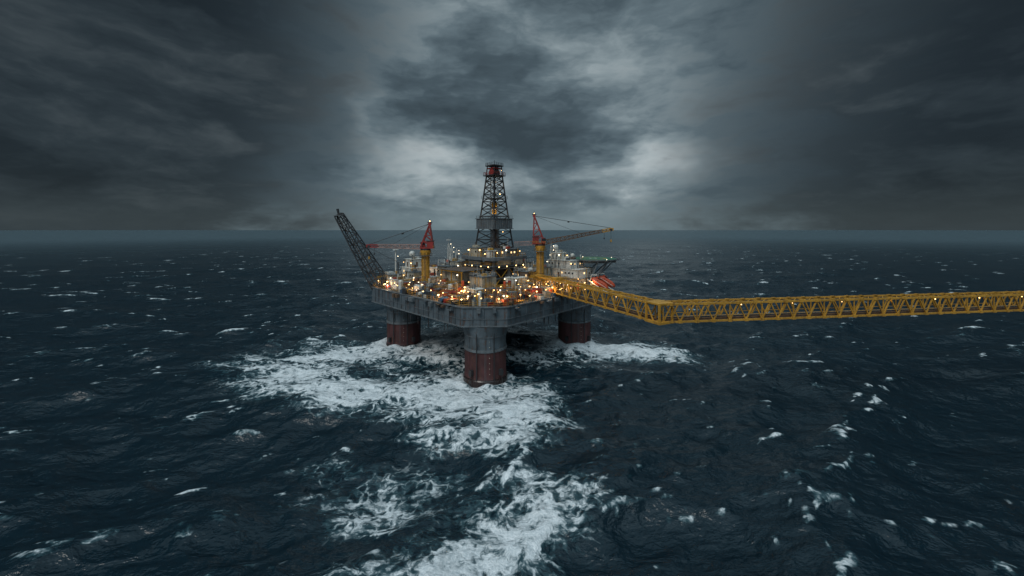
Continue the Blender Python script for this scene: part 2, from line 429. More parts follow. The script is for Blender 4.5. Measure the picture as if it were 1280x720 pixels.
for k in range(9):
    t=-hw+.6+k*(2*hw-1.2)/8
    mb.box((DA+t,DB-hw-.12,(zb+zt)/2),(.14,.1,zt-zb),HULL); mb.box((DA-hw-.12,DB+t,(zb+zt)/2),(.1,.14,zt-zb),HULL)
for z in(zb,zt):
    for sx,sy,w,d in((0,-1,2*hw+.9,.5),(0,1,2*hw+.9,.5),(-1,0,.5,2*hw),(1,0,.5,2*hw)):
        mb.box((DA+sx*(hw+.1),DB+sy*(hw+.1),z),(w,d,.22),GREY)
mb.rail([(DA-hw,DB-hw,zt+.1),(DA+hw,DB-hw,zt+.1),(DA+hw,DB+hw,zt+.1),(DA-hw,DB+hw,zt+.1),(DA-hw,DB-hw,zt+.1)],GREY,1.,1.4,.07)
for k in range(12): mb.box((DA-3+k*.5,DB-1.8,zt-.4),(.12,3,.14),YEL)
mb.box((DA,DB,55.2),(7.2,7.2,.18),GREY)
mb.rail([(DA-3.6,DB-3.6,55.3),(DA+3.6,DB-3.6,55.3),(DA+3.6,DB+3.6,55.3),(DA-3.6,DB+3.6,55.3),(DA-3.6,DB-3.6,55.3)],GREY,1.,1.4,.07)
for sx,sy,w,d in((0,-1,10.6,.16),(-1,0,.16,10.6)):
    mb.box((DA+sx*5.6,DB+sy*5.6,ZF+1.6),(w,d,3.1),GREY)
mb.build('windwall_platforms',der)
mb=MB()
mb.box((DA,DB,64.1),(6.2,6.2,.3),DARK)
mb.rail([(DA-3,DB-3,64.25),(DA+3,DB-3,64.25),(DA+3,DB+3,64.25),(DA-3,DB+3,64.25),(DA-3,DB-3,64.25)],RED,1.1,1.,.09)
mb.cyl((DA-1.7,DB,65.4),(DA+1.7,DB,65.4),1.3,RED,n=16); mb.cyl((DA,DB-1.7,65.4),(DA,DB+1.7,65.4),1.1,DARK,n=16)
for sx in(-1,1):
    for sy in(-1,1): mb.beam((DA+sx*2.2,DB+sy*2.2,64.1),(DA+sx*1.9,DB+sy*1.9,68.1),.3,DARK)
mb.box((DA,DB,67.9),(5.,5.,.4),DARK); mb.box((DA,DB,66.9),(3.8,3.8,.4),RED)
mb.rail([(DA-2.4,DB-2.4,68.1),(DA+2.4,DB-2.4,68.1),(DA+2.4,DB+2.4,68.1),(DA-2.4,DB+2.4,68.1),(DA-2.4,DB-2.4,68.1)],DARK,.9,1.,.08)
mb.beam((DA,DB,68),(DA,DB,70.2),.12,DARK)
for q in((-2,-2),(2,-2)): mb.sph((DA+q[0],DB+q[1],66.2),.16,BULB,8)
mb.build('crown_block',der)
mb=MB()
mb.box((DA,DB,51),(1.5,1.1,3.4),YEL); mb.cyl((DA-.8,DB,52.9),(DA+.8,DB,52.9),.9,YEL,n=14)
for q in(-.5,-.2,.2,.5): mb.beam((DA+q,DB,53),(DA+q,DB,64),.07,DARK)
mb.box((DA,DB,47.3),(1.1,1.,2.2),BLUE); mb.cyl((DA,DB,46.2),(DA,DB,ZF),.16,DARK,n=8)
for i in range(9):
    for j in range(5): mb.cyl((DA-3.2+i*.36,DB-3+j*.4,ZF),(DA-3.0+i*.34,DB-2.8+j*.38,46.2),.09,BROWN,n=5)
for q in(-1,1): mb.beam((DA+q*.9,DB+1.1,ZF),(DA+q*.9,DB+1.1,63.8),.18,GREY)
mb.build('travelling_block_and_pipes',der)
for z in(36,49,60):
    lamps.append((P2W(DA-1.2,DB-1.2,z),220,True))

# ------------------------------------------------------------------ cranes (world axes)
def crane(base,topz,apex,tip,boom_mat,tipmat,counter=None):
    e=empty('deck_crane',Matrix.Translation(base)); bx,by,bz=base
    L=lambda p:(p[0]-bx,p[1]-by,p[2]-bz)
    H=topz-bz
    mb=MB()
    mb.lathe((0,0,0),[(0,2.1),(.5,2.1),(.6,1.55),(1.2,1.4),(H*.78,1.4),(H*.88,1.45),(H-.5,1.9),(H,1.9),(H+.01,.01)],28,mats=[YEL]*8)
    for z in(H*.35,H*.7): mb.cyl((0,0,z),(0,0,z+.15),1.55,YEL,n=24)
    for q in(-.25,.25): mb.beam((q,-1.6,0),(q,-1.6,H-.3),.07,GREY)
    for k in range(int(H/.5)): mb.beam((-.25,-1.6,k*.5),(.25,-1.6,k*.5),.05,GREY)
    mb.cyl((0,0,H*.86),(0,0,H*.86+.12),2.4,GREY,n=20)
    mb.rail([(2.3*math.cos(t),2.3*math.sin(t),H*.86+.1) for t in np.linspace(0,6.283,13)],YEL,1.,1.3,.06)
    mb.build('pedestal',e,smooth=True)
    A=Vector(L(apex)); T=Vector(L(tip)); d=Vector((T.x,T.y,0)).normalized(); sd=Vector((-d.y,d.x,0)); rz=math.atan2(d.y,d.x)
    mb=MB()
    mb.cyl((0,0,H),(0,0,H+.6),1.8,DARK,n=20)
    O=Vector((0,0,H+.6))
    mb.box(O+Vector((0,0,.25))-d*.6,(4.6,3.4,.5),RED,rz)
    mb.box(O-d*1.7+Vector((0,0,1.5)),(2.2,3.0,2.1),RED,rz)
    mb.box(O-d*1.7+Vector((0,0,2.7)),(2.5,3.3,.2),DARK,rz)
    for k in range(5): mb.box(O-d*(1.0+.35*k)-sd*1.52+Vector((0,0,1.5)),(.08,.08,1.9),DARK,rz)
    mb.box(O+d*1.1-sd*1.5+Vector((0,0,1.4)),(1.5,1.2,1.8),RED,rz)
    mb.box(O+d*1.25-sd*1.5+Vector((0,0,1.65)),(1.5,1.3,.9),GLASS,rz)
    mb.rail([O-d*2.9+sd*1.8,O-d*2.9-sd*1.8,O+d*1.8-sd*2.2],YEL,1.,1.2,.06)
    mb.build('machinery_house_and_cab',e)
    mb=MB()
    front=O+d*1.6+Vector((0,0,.5)); back=O-d*2.6+Vector((0,0,.5))
    for q in(-1,1):
        mb.beam(front+sd*q*1.3,A+sd*q*.5,.45,RED); mb.beam(back+sd*q*1.3,A+sd*q*.5,.45,RED)
        for t in(.25,.5,.72):
            p=(front+sd*q*1.3).lerp(A+sd*q*.5,t); r=(back+sd*q*1.3).lerp(A+sd*q*.5,t); mb.beam(p,r,.28,RED)
            r2=(back+sd*q*1.3).lerp(A+sd*q*.5,max(0,t-.25)); mb.beam(p,r2,.22,RED)
    for t in(.25,.5,.75,.97):
        for bb in(front,back):
            p=(bb+sd*1.3).lerp(A+sd*.5,t); r=(bb-sd*1.3).lerp(A-sd*.5,t); mb.beam(p,r,.22,RED)
    mb.cyl(A-sd*.8,A+sd*.8,.55,RED,n=14); mb.box(A+Vector((0,0,.5)),(1.6,1.6,.25),DARK,rz)
    mb.beam(A,A+Vector((0,0,1.8)),.1,DARK); mb.sph(A+Vector((0,0,.9)),.15,BULB,8)
    mb.build('a_frame',e)
    mb=MB()
    foot=O+d*1.4+Vector((0,0,.6)); nseg=int((T-foot).length/1.5)
    mb.lattice(foot,T,1.6,.9,nseg,.26,boom_mat,1.6,.9,tipmat,.82)
    dn=Vector((0,0,-1)); mb.box(T+d*.2,(1.3,1.1,1.),tipmat,rz)
    mb.cyl(T-sd*.6+dn*.2,T+sd*.6+dn*.2,.5,DARK,n=12)
    mb.build('boom',e)
    mb=MB()
    for q in(-.45,.45):
        mb.cyl(A+sd*q,T+sd*q*.8+Vector((0,0,.5)),.075,DARK,n=6)
    mid=foot.lerp(T,.55)+Vector((0,0,.7)); mb.cyl(A,mid,.05,DARK,n=5)
    pm=A.lerp(T,.45); mb.box(pm,(.7,.5,.5),DARK,rz)
    hk=T+Vector((0,0,-4.2)); mb.cyl(T,hk,.05,DARK,n=5); mb.box(hk,(.5,.4,.9),YEL); mb.cyl(hk,hk+dn*.9,.1,DARK,n=6)
    hk=foot.lerp(T,.9); mb.cyl(hk,hk+dn*2.6,.05,DARK,n=5); mb.sph(hk+dn*2.8,.32,DARK,10)
    mb.build('cables_and_hook',e)
    if counter:
        mb=MB(); mb.lattice(O-d*2.+Vector((0,0,.4)),O-d*counter+Vector((0,0,.1)),1.4,1.2,6,.16,PINK); mb.box(O-d*(counter-.8)+Vector((0,0,-.4)),(1.8,2,1.4),GREY,rz)
        mb.build('counter_jib',e)
    return e
crane((-30.7,133.0,DZ),36.0,(-29.2,133.0,45.4),(-50.2,131.5,37.6),PINK,RED)
crane((10.4,138.0,DZ),37.4,(8.2,138.6,48.4),(36.2,137.0,43.4),BROWN,YEL,9.5)

# ------------------------------------------------------------------ accommodation block, helideck, lifeboats
acc=empty('accommodation_block',PM)
mb=MB()
module(mb,48,4.,11.5,16,6.4,DZ,WHITE,2,True,True,.18)
module(mb,47,5.,8.5,11,2.8,DZ+6.7,WHITE,1,True,True,.2)
module(mb,46.5,8.,5,4,2.4,DZ+9.8,WHITE,1,True,True,.3)
module(mb,43,16,6,6,4.8,DZ,WHITE,1,True,True,.3)
mb.build('living_quarters',acc)
HX,HY,HZ=32.4,150.,31.8
hd=empty('helideck',Matrix.Translation((HX,HY,HZ)))
mb=MB(); R=9.6
oc=[(R*math.cos(math.radians(22.5+45*k)),R*math.sin(math.radians(22.5+45*k))) for k in range(8)]
prism(mb,oc,-.5,0,GREY,GREEN)
for p,q,d,nn in edges(oc,.1): mb.beam((p.x,p.y,-.3),(q.x,q.y,-.3),.3,GREY)
for p,q,d,nn in edges(oc,0):
    p2=p+p.normalized()*1.5; q2=q+q.normalized()*1.5
    mb.beam((p2.x,p2.y,.05),(q2.x,q2.y,.05),.1,GREY)
    for t in np.linspace(0,1,7):
        a=p.lerp(q,t); b=p2.lerp(q2,t); mb.beam((a.x,a.y,-.3),(b.x,b.y,.05),.07,GREY)
n=40
vs=[((4.6 if k%2 else 5.2)*math.cos(2*math.pi*(k//2)/n),(4.6 if k%2 else 5.2)*math.sin(2*math.pi*(k//2)/n),.006) for k in range(2*n)]
mb.add(vs,[(2*k,(2*k+2)%(2*n),(2*k+3)%(2*n),2*k+1) for k in range(n)],YEL)
for x,w,d in((-1.1,.45,3.4),(1.1,.45,3.4),(0,1.7,.45)):
    mb.add([(x-w/2,-d/2,.01+abs(x)*.004),(x+w/2,-d/2,.01+abs(x)*.004),(x+w/2,d/2,.01+abs(x)*.004),(x-w/2,d/2,.01+abs(x)*.004)],[(0,1,2,3)],WHITE)
for k in range(16):
    t=2*math.pi*k/16
    if k%4==1: mb.sph((9.*math.cos(t),9.*math.sin(t),.12),.1,BULBW,6)
mb.build('landing_deck',hd)
mb=MB()
for k in range(-3,4):
    w=math.sqrt(max(1,R*R-(k*2.6)**2))*.93; mb.beam((k*2.6,-w,-.9),(k*2.6,w,-.9),.3,GREY,.8); mb.beam((-w,k*2.6,-1.1),(w,k*2.6,-1.1),.25,GREY,.5)
Zb=DZ-HZ
for (x0,y0,x1,y1,zz) in((7,-3,-.5,-6,Zb+2),(7,3,-1,1,Zb+2),(4,-7,-3,-9,Zb+2),(4,-7,-.5,-6,Zb+2),(0,-8,-3,-9,Zb+2),(5,7,-3,4,Zb+3),(-5,-6,-5,-7,Zb+3),(-6,2,-6,2.1,Zb+3)):
    mb.cyl((x0,y0,-1.2),(x1,y1,zz),.22,GREY,n=8)
mb.build('support_truss',hd)
def radome(p,r,h):
    e=empty('radar_dome',Matrix.Translation(p)); mb=MB()
    mb.cyl((0,0,0),(0,0,h),.35,WHITE,n=10); mb.cyl((0,0,h-.1),(0,0,h+.1),r*.8,GREY,n=16)
    mb.sph((0,0,h+r*.85),r,WHITE,24); mb.build('dome_on_pedestal',e,smooth=True)
w=P2W(46,9,DZ+12.3); radome(w,1.15,1.0)
w=P2W(49,3,DZ+9.6); radome(w,.8,1.0)
w=P2W(7,51.5,DZ+9.7); radome(w,1.2,.9)
w=P2W(-3.4,-1.2,DZ); radome(w,.75,.5)
def boat(c,head,tilt):
    e=empty('lifeboat',Matrix.Translation(c)@Matrix.Rotation(head,4,'Z')@Matrix.Rotation(tilt,4,'Y'))
    mb=MB(); X=Matrix.Rotation(math.radians(90),3,'Y')
    Lb=3.7; prof=[]
    for k in range(15):
        t=-1+2*k/14; prof.append((t*Lb,max(.01,1.15*(1-abs(t)**3.2)**.6)))
    mb.lathe((0,0,0),prof,20,X,[ORANGE]*14)
    mb.box((-1.6,0,1.15),(1.7,1.2,.8),ORANGE); mb.box((-1.25,0,1.3),(1.1,1.25,.4),GLASS)
    for q in(-1,1):
        mb.beam((-3,q*1.14,-.1),(2.6,q*1.14,-.1),.14,WHITE)
        for k in range(4): mb.box((-1.3+k*.9,q*1.05,.45),(.4,.12,.25),GLASS)
    mb.beam((-3.2,0,-1.1),(2.8,0,-1.1),.22,DARK); mb.cyl((-3.7,0,-.5),(-4.0,0,-.5),.35,DARK,n=10)
    mb.build('enclosed_hull',e,smooth=True)
    mb=MB()
    for q in(-.8,.8):
        mb.beam((-4.6,q,-1.35),(4.0,q,-1.35),.28,WHITE)
        mb.beam((-3.5,q,-1.4),(-4.2,q,.9),.18,WHITE); mb.beam((-4.2,q,.9),(-2.6,q*1.3,2.0),.16,WHITE)
    for k in range(7): mb.beam((-4.4+k*1.35,-.8,-1.4),(-4.4+k*1.35,.8,-1.4),.16,WHITE)
    mb.beam((-2.6,-1.04,2.),(-2.6,1.04,2.),.16,WHITE)
    mb.build('launch_ramp',e)
    return e
boat((32.6,138.6,23.4),math.radians(-12),math.radians(33))
boat((36.4,143.6,23.4),math.radians(-12),math.radians(33))
mb=MB()
for wx,wy in((29.4,139.2),(31.6,138.8),(31.,144.6),(34.5,144.)):
    p=PM.inverted()@Vector((wx,wy,0)); mb.beam((p.x,p.y,DZ-2.5),(p.x,p.y,23.4),.3,WHITE)
for (x0,y0),(x1,y1) in(((28,139.6),(33,138.6)),((28,145),(36,143.8)),((33,138.6),(36,143.8))):
    p=PM.inverted()@Vector((x0,y0,0)); q=PM.inverted()@Vector((x1,y1,0)); mb.beam((p.x,p.y,DZ-2.3),(q.x,q.y,DZ-2.3),.35,GREY)
mb.build('lifeboat_station',rig)

# ------------------------------------------------------------------ masts, flare boom
def mast(a,b,z0,h,lat=False,disc=True):
    e=empty('radio_mast',Matrix.Translation(P2W(a,b,z0))); mb=MB()
    if lat: mb.lattice((0,0,0),(0,0,h*.8),1.1,.6,8,.1,WHITE)
    mb.cyl((0,0,0 if not lat else h*.8),(0,0,h),.25 if not lat else .1,WHITE,n=10)
    if disc: mb.cyl((0,0,h),(0,0,h+.25),1.1,WHITE,n=16); mb.box((0,0,h+.5),(.8,.2,.5),GREY)
    for z in(h*.55,h*.8): mb.beam((-.9,0,z),(.9,0,z),.09,GREY); mb.sph((.9,0,z+.2),.13,BULBW,8)
    mb.build('pole_and_antennas',e)
mast(.6,53,DZ,13.4); mast(24,50,DZ+7.8,9,True); mast(21,44,DZ+7.8,7.5,True,False); mast(17,35.5,DZ+9,5,True,False); mast(50,0,DZ+6.6,5,False,False); mast(43,9,DZ+9.6,6.5,True,False)
fb=empty('flare_boom',Matrix.Translation((-50.,143.,DZ)))
mb=MB(); mb.lattice((0,0,.3),(-15.4,-1.6,27),5.8,2.6,10,.38,DARK)
mb.cyl((0,0,.3),(-15.4,-1.6,27.6),.2,DARK,n=8); mb.cyl((-.8,0,.3),(-16.1,-1.6,27),.14,BROWN,n=8)
mb.cyl((-15.4,-1.6,27),(-15.9,-1.6,29.2),.35,DARK,.5,10); mb.box((-15.3,-1.6,26.7),(3,3,.2),GREY)
mb.beam((6.5,0,0),(6.5,0,9),.4,DARK); mb.cyl((6.5,0,9),(-9.5,-1,17),.08,DARK,n=6); mb.box((0,0,.1),(6,5,.6),DARK)
mb.build('lattice_boom',fb)

# ------------------------------------------------------------------ shipping containers
def container(a,b,rot,mat,L=6.):
    e=empty('shipping_container',Matrix.Translation(P2W(a,b,DZ+.02))@Matrix.Rotation(ANG+rot,4,'Z')); mb=MB()
    mb.box((0,0,1.3),(L-.1,2.3,2.45),mat)
    for x in(-1,1):
        for y in(-1,1): mb.box((x*(L/2-.06),y*1.16,1.3),(.16,.16,2.6),mat)
        mb.box((x*(L/2-.06),0,2.56),(.14,2.2,.14),mat)
    for y in(-1,1):
        mb.box((0,y*1.16,2.56),(L-.2,.14,.14),mat); mb.box((0,y*1.16,.06),(L-.2,.14,.14),mat)
        for k in range(int(L/.35)-1): mb.box((-L/2+.35+k*.35,y*1.165,1.3),(.14,.07,2.3),mat)
    for q in(-.6,-.2,.2,.6): mb.beam((-L/2-.02,q,.2),(-L/2-.02,q,2.4),.06,GREY)
    mb.build('corrugated_body',e)
for c in((-4.5,12,1.57,RED),(-4.8,18.2,1.57,RED,4),(3.5,16,0,RED),(4,19.2,0,BLUE,5),(-5,28.5,1.57,WHITE),(16,-5,0,RED,5),(23,-5.2,0,BEIGE),(30,-3,0,BLUE,5),(7,-4,.3,GREY,4),(19,2,0,WHITE,5),(-5,37.5,1.57,ORANGE,4),(36,-6,0,RED,4)):
    container(*c)

# ------------------------------------------------------------------ bridge: first span to an elbow, second span to a jacket tower
br=empty('gangway_bridge',Matrix.Translation((8.5,136.,0)))
def span(P,Q,name,first):
    d=Q-P; BL=d.length; rot=math.atan2(d.y,d.x); mb=MB(); zb,zt=22.9,26.8; hw=1.7
    nb=round(BL/4); step=BL/nb
    for s_ in(-1,1):
        for z,w in((zb,.38),(zt,.42)): mb.beam((0,s_*hw,z),(BL,s_*hw,z),w,YEL)
        mb.beam((0,s_*hw,zb+1.25),(BL,s_*hw,zb+1.25),.1,YEL)
        for k in range(nb):
            x=k*step
            mb.beam((x,s_*hw,zb),(x+step/2,s_*hw,zt),.24,YEL); mb.beam((x+step/2,s_*hw,zt),(x+step,s_*hw,zb),.24,YEL)
            if k%2==0: mb.beam((x,s_*hw,zb),(x,s_*hw,zt),.2,YEL)
            for xx in(x,x+step/2): mb.box((xx,s_*(hw+.02),zb if xx==x else zt),(.9,.46,.6),YEL)
    for k in range(nb+1):
        x=k*step; mb.beam((x,-hw,zb),(x,hw,zb),.24,YEL); mb.beam((x,-hw,zt),(x,hw,zt),.2,YEL)
        if k<nb: mb.beam((x,-hw,zt),(x+step,hw,zt),.14,YEL)
    mb.box((BL/2,0,zb+.18),(BL,2.5,.08),BROWN)
    mb.cyl((0,-1.0,zb+.5),(BL,-1.0,zb+.5),.17,BROWN,n=8); mb.cyl((0,.9,zb+.5),(BL,.9,zb+.5),.22,GREY,n=8)
    for k in range(int(BL/13)): mb.sph((6+k*13,-1.5,zt-.5),.11,BULB,8)
    if first:
        mb.box((15,0,zt+.5),(2.4,3,.8),YEL); mb.box((1.5,0,zb+2),(3,4.4,4.2),YEL)
        mb.rail([(-1,-2.6,zt+.5),(6,-2.6,zt+.5)],YEL,1.1,1.2,.08)
        mb.box((BL,0,zb-.1),(4.4,4.4,.5),YEL); mb.box((BL,0,zt+.15),(4.2,4.2,.35),YEL)
        for q in((-1.9,-1.9),(1.9,-1.9),(1.9,1.9),(-1.9,1.9)): mb.beam((BL+q[0],q[1],zb),(BL+q[0],q[1],zt),.4,YEL)
    o=mb.build(name,br); o.matrix_local=Matrix.Translation(P-Vector((8.5,136.,0)))@Matrix.Rotation(rot,4,'Z')
PA=Vector((8.5,136.,0)); PB=Vector((33.,84.,0)); PC=Vector((164.,101.,0))
span(PA,PB,'truss_span',True); span(PB,PC,'outer_truss_span',False)
tw=empty('bridge_support_tower',Matrix.Translation(PC))
mb=MB(); mb.lattice((0,0,-10),(0,0,22.4),9,5,5,.8,YEL); mb.box((0,0,22.5),(7,7,.4),GREY); mb.build('jacket',tw)

# ------------------------------------------------------------------ sea
def ocean(N,L,wind,ang,hs,seed,small=.0):
    r=np.random.default_rng(seed); k1=np.fft.fftfreq(N,1/N)*2*np.pi/L
    kx,ky=np.meshgrid(k1,k1,indexing='ij'); k=np.hypot(kx,ky); k[0,0]=1e-6
    Lw=wind**2/9.81; c=(kx*math.cos(ang)+ky*math.sin(ang))/k
    P=np.exp(-1/(k*Lw)**2)/k**3.6*(np.abs(c)**1.6+.08)*np.exp(-(k*small)**2); P[0,0]=0
    h=(r.normal(size=(N,N))+1j*r.normal(size=(N,N)))*np.sqrt(P)
    H=np.fft.ifft2(h).real; s=hs/4/H.std(); h=h*s
    H=np.fft.ifft2(h).real; Dx=np.fft.ifft2(-1j*kx/k*h).real; Dy=np.fft.ifft2(-1j*ky/k*h).real
    dxx=np.fft.ifft2(kx*kx/k*h).real; dyy=np.fft.ifft2(ky*ky/k*h).real; dxy=np.fft.ifft2(kx*ky/k*h).real
    J=(1-dxx*1.)*(1-dyy*1.)-dxy**2
    return (H,Dx,Dy,J)
def samp(F,L,x,y):
    N=F.shape[0]; u=(x/L%1)*N; v=(y/L%1)*N; i=np.floor(u).astype(int); j=np.floor(v).astype(int); fu=u-i; fv=v-j
    i%=N; j%=N; i2=(i+1)%N; j2=(j+1)%N
    return F[i,j]*(1-fu)*(1-fv)+F[i2,j]*fu*(1-fv)+F[i,j2]*(1-fu)*fv+F[i2,j2]*fu*fv
N=1000; t=np.linspace(-1,1,N); K=7.5; A=33.
g=A*np.sinh(K*t); sp=np.sqrt(g*g+A*A)*K*2/N
X,Y=np.meshgrid(g,g+88.,indexing='ij'); SP=np.maximum(*np.meshgrid(sp,sp,indexing='ij'))
o1=ocean(512,331.,13,math.radians(-70),4.6,3,.5); o2=ocean(256,83.,7,math.radians(-40),1.3,5,.25); o3=ocean(256,1270.,17,math.radians(-80),3.4,9,3.)
f1=np.clip(1.25-SP/8,0,1); f2=np.clip(1.3-SP/2.4,0,1); f3=np.clip(1.2-SP/40,0,1)
ca,sa=math.cos(.6),math.sin(.6); Xr=X*ca-Y*sa; Yr=X*sa+Y*ca
H=samp(o1[0],331.,X,Y)*f1+samp(o2[0],83.,Xr,Yr)*f2+samp(o3[0],1270.,X,Y)*f3
DX=samp(o1[1],331.,X,Y)*f1; DY=samp(o1[2],331.,X,Y)*f1
J=samp(o1[3],331.,X,Y); J2=samp(o2[3],83.,Xr,Yr)
f1c=np.clip(1.5-SP/14,0,1)
th=np.percentile(o1[3],8.); th2=np.percentile(o2[3],4.)
crest=np.clip((th-J)/(abs(th-np.percentile(o1[3],.3))+1e-3),0,1)**.8*f1c+np.clip((th2-J2)/(abs(th2-np.percentile(o2[3],.2))+1e-3),0,.5)*f2
blobs=[(-3,86,13,9,1.),(3,90,8,6,.9),(-7,102,15,6,1.2),(-24,100,17,7,1.1),(-43,103,19,9,1.0),(-30,92,13,5,.75),(-14,94,9,4.5,.7),(-9,78,9,4,1.),(-8,108,10,9,.9),(-60,107,14,9,.8),
 (-56,131,18,11,.9),(-41,137,9,8,1.),(-24,126,18,7,.55),(-27,148,13,22,.62),(-70,118,20,9,.7),(-20,116,14,5,.5),
 (36,131,17,6,1.),(22,139,9,7,1.),(52,127,15,6,.7),(10,125,13,5,.6),(44,140,14,6,.5),(20,118,10,3,.3),(0,160,25,10,.4),(30,160,20,8,.35),
 (0,56,10,8,.95),(5,64,7,4,.8),(-24,64,10,6,.8),(-12,50,10,5,.8),(-35,72,8,3,.5),(-20,81,5,2,.8),(-14,70,6,3,.55)]
m=np.zeros_like(X)
for cx,cy,rx,ry,w in blobs:
    m=1-(1-m)*(1-np.clip(w*np.exp(-(((X-cx)/rx)**2+((Y-cy)/ry)**2)**1.0),0,.98))
for (a,b) in((0,0),(S,0),(0,S),(S,S)):   # churn right at the columns
    p=P2W(a,b,0); rr=np.hypot(X-p.x,Y-p.y); m=np.maximum(m,np.exp(-np.clip((rr-6.5)/2.6,0,9)**1.3)*.95)
m=np.clip(m*.98,0,1)
lee=1-.0*m
F=np.clip(m*(.9+.12*H/1.2)+crest*.62,0,1.2)
splash=np.zeros_like(X)
for (a,b) in((0,0),(S,0),(0,S),(S,S)):
    p=P2W(a,b,0); rr=np.hypot(X-p.x,Y-p.y); an=np.arctan2(Y-p.y,X-p.x)
    splash+=np.exp(-((rr-7.4)/1.3)**2)*(.7+.5*np.sin(an*3+a)+.35*np.sin(an*7+b))*.8
pts=np.stack([X-DX*.9,Y-DY*.9,H*.92+.25*np.clip(m,0,1)+splash],-1).reshape(-1,3).astype(np.float32)
me=bpy.data.meshes.new('sea'); nv=N*N; me.vertices.add(nv); me.vertices.foreach_set('co',pts.ravel())
idx=np.arange(nv).reshape(N,N); q=np.stack([idx[:-1,:-1],idx[1:,:-1],idx[1:,1:],idx[:-1,1:]],-1).reshape(-1,4).astype(np.int32)
me.loops.add(q.size); me.loops.foreach_set('vertex_index',q.ravel())
me.polygons.add(len(q)); me.polygons.foreach_set('loop_start',np.arange(0,q.size,4,dtype=np.int32))
at=me.attributes.new('foam','FLOAT','POINT'); at.data.foreach_set('value',F.ravel().astype(np.float32))
me.update(calc_edges=True); me.shade_smooth()
sea=bpy.data.objects.new('sea',me); COL.objects.link(sea)
ms=bpy.data.materials.new('sea_water'); ms.use_nodes=True; T=NT(ms.node_tree); b=T.n['Principled BSDF']
pos=T.new('ShaderNodeNewGeometry').outputs['Position']
fo=T.new('ShaderNodeAttribute'); fo.attribute_name='foam'; fo=fo.outputs['Fac']
wp=T.v('ADD',pos,T.v('SCALE',T.v('SUBTRACT',T.noise(pos,.16,3,.6,0,True),(.5,.5,.5)),scale=9.))
st=T.scalev(wp,.7,1.25,1.)
nA=T.noise(st,.11,4,.62); nB=T.noise(st,.5,5,.7); nC=T.noise(wp,2.6,3,.7)
vo=T.new('ShaderNodeTexVoronoi',feature='DISTANCE_TO_EDGE'); T.put(vo.inputs['Vector'],wp); vo.inputs['Scale'].default_value=.42
lace=T.smooth(vo.outputs['Distance'],.0,.35,1.,0.)
s=T.m('ADD',T.m('MULTIPLY',T.m('SUBTRACT',nA,.5),2.6),T.m('MULTIPLY',T.m('SUBTRACT',nB,.5),2.1))
s=T.m('ADD',s,T.m('MULTIPLY',T.m('SUBTRACT',lace,.4),.42))
s=T.m('ADD',s,T.m('MULTIPLY',T.m('SUBTRACT',nC,.5),.45))
s=T.m('ADD',s,T.m('MULTIPLY',fo,1.25))
foam=T.m('MULTIPLY',T.smooth(s,.5,1.1),T.smooth(fo,.04,.22)); thin=T.m('MULTIPLY',T.smooth(s,.1,.75),T.smooth(fo,.04,.25))
wc=T.mix(thin,(.004,.0145,.022),(.035,.08,.095))
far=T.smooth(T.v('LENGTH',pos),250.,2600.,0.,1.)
wc=T.mix(T.m('MULTIPLY',far,.85),wc,(.07,.105,.122))      # horizon haze painted into the water colour, paler far out
fc=T.mix(T.smooth(nC,.3,.7),(.5,.55,.575),(.78,.8,.81))
fm=T.m('MULTIPLY',foam,T.smooth(nB,.25,.62,.5,1.))
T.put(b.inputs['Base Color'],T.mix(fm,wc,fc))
T.put(b.inputs['Roughness'],T.m('ADD',T.m('ADD',.2,T.m('MULTIPLY',far,.25)),T.m('MULTIPLY',foam,.5)))
b.inputs['IOR'].default_value=1.333
T.put(b.inputs['Specular IOR Level'],T.m('SUBTRACT',.5,T.m('MULTIPLY',foam,.35)))
r1=T.noise(T.scalev(pos,.8,1.2,1),.3,4,.55,.2); r0=T.noise(T.scalev(pos,.6,1.4,1),.06,3,.55)
hgt=T.m('ADD',T.m('MULTIPLY',r1,1.7),T.m('MULTIPLY',r0,4.0))
bp=T.new('ShaderNodeBump'); bp.inputs['Strength'].default_value=.75; bp.inputs['Distance'].default_value=1.
T.put(bp.inputs['Height'],hgt); T.l.new(bp.outputs[0],b.inputs['Normal'])
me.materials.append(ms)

# ------------------------------------------------------------------ sky
w=bpy.data.worlds.new('World'); scene.world=w; w.use_nodes=True; T=NT(w.node_tree)
w.cycles.sampling_method='MANUAL'; w.cycles.sample_map_resolution=256
for n_ in list(T.n): T.n.remove(n_)
out=T.new('ShaderNodeOutputWorld')
sk=T.new('ShaderNodeTexSky',sky_type='NISHITA'); sk.sun_disc=False; sk.sun_elevation=math.radians(48); sk.sun_rotation=math.radians(215)
sk.dust_density=.5
dirv=T.v('NORMALIZE',T.new('ShaderNodeTexCoord').outputs['Generated'])
sx=T.new('ShaderNodeSeparateXYZ'); T.put(sx.inputs[0],dirv); x,y,z=sx.outputs
zc=T.m('ADD',T.m('MAXIMUM',z,0.),.32)
cb=T.new('ShaderNodeCombineXYZ'); T.put(cb.inputs[0],T.m('DIVIDE',x,zc)); T.put(cb.inputs[1],T.m('DIVIDE',y,zc)); cb.inputs[2].default_value=1.7
wn0=T.noise(T.scalev(dirv,1,1,2.2),3.4,4,.58,0,True)
wn=T.v('SCALE',T.v('SUBTRACT',wn0,(.5,.5,.5)),scale=.42)
cp=T.v('ADD',cb.outputs[0],T.v('SCALE',wn,scale=1.2))
nA=T.noise(cp,1.5,5,.56); nL=T.noise(T.v('ADD',T.scalev(dirv,1,1,3.2),T.v('SCALE',wn,scale=.6)),3.6,6,.58)
dw=T.v('ADD',dirv,wn)
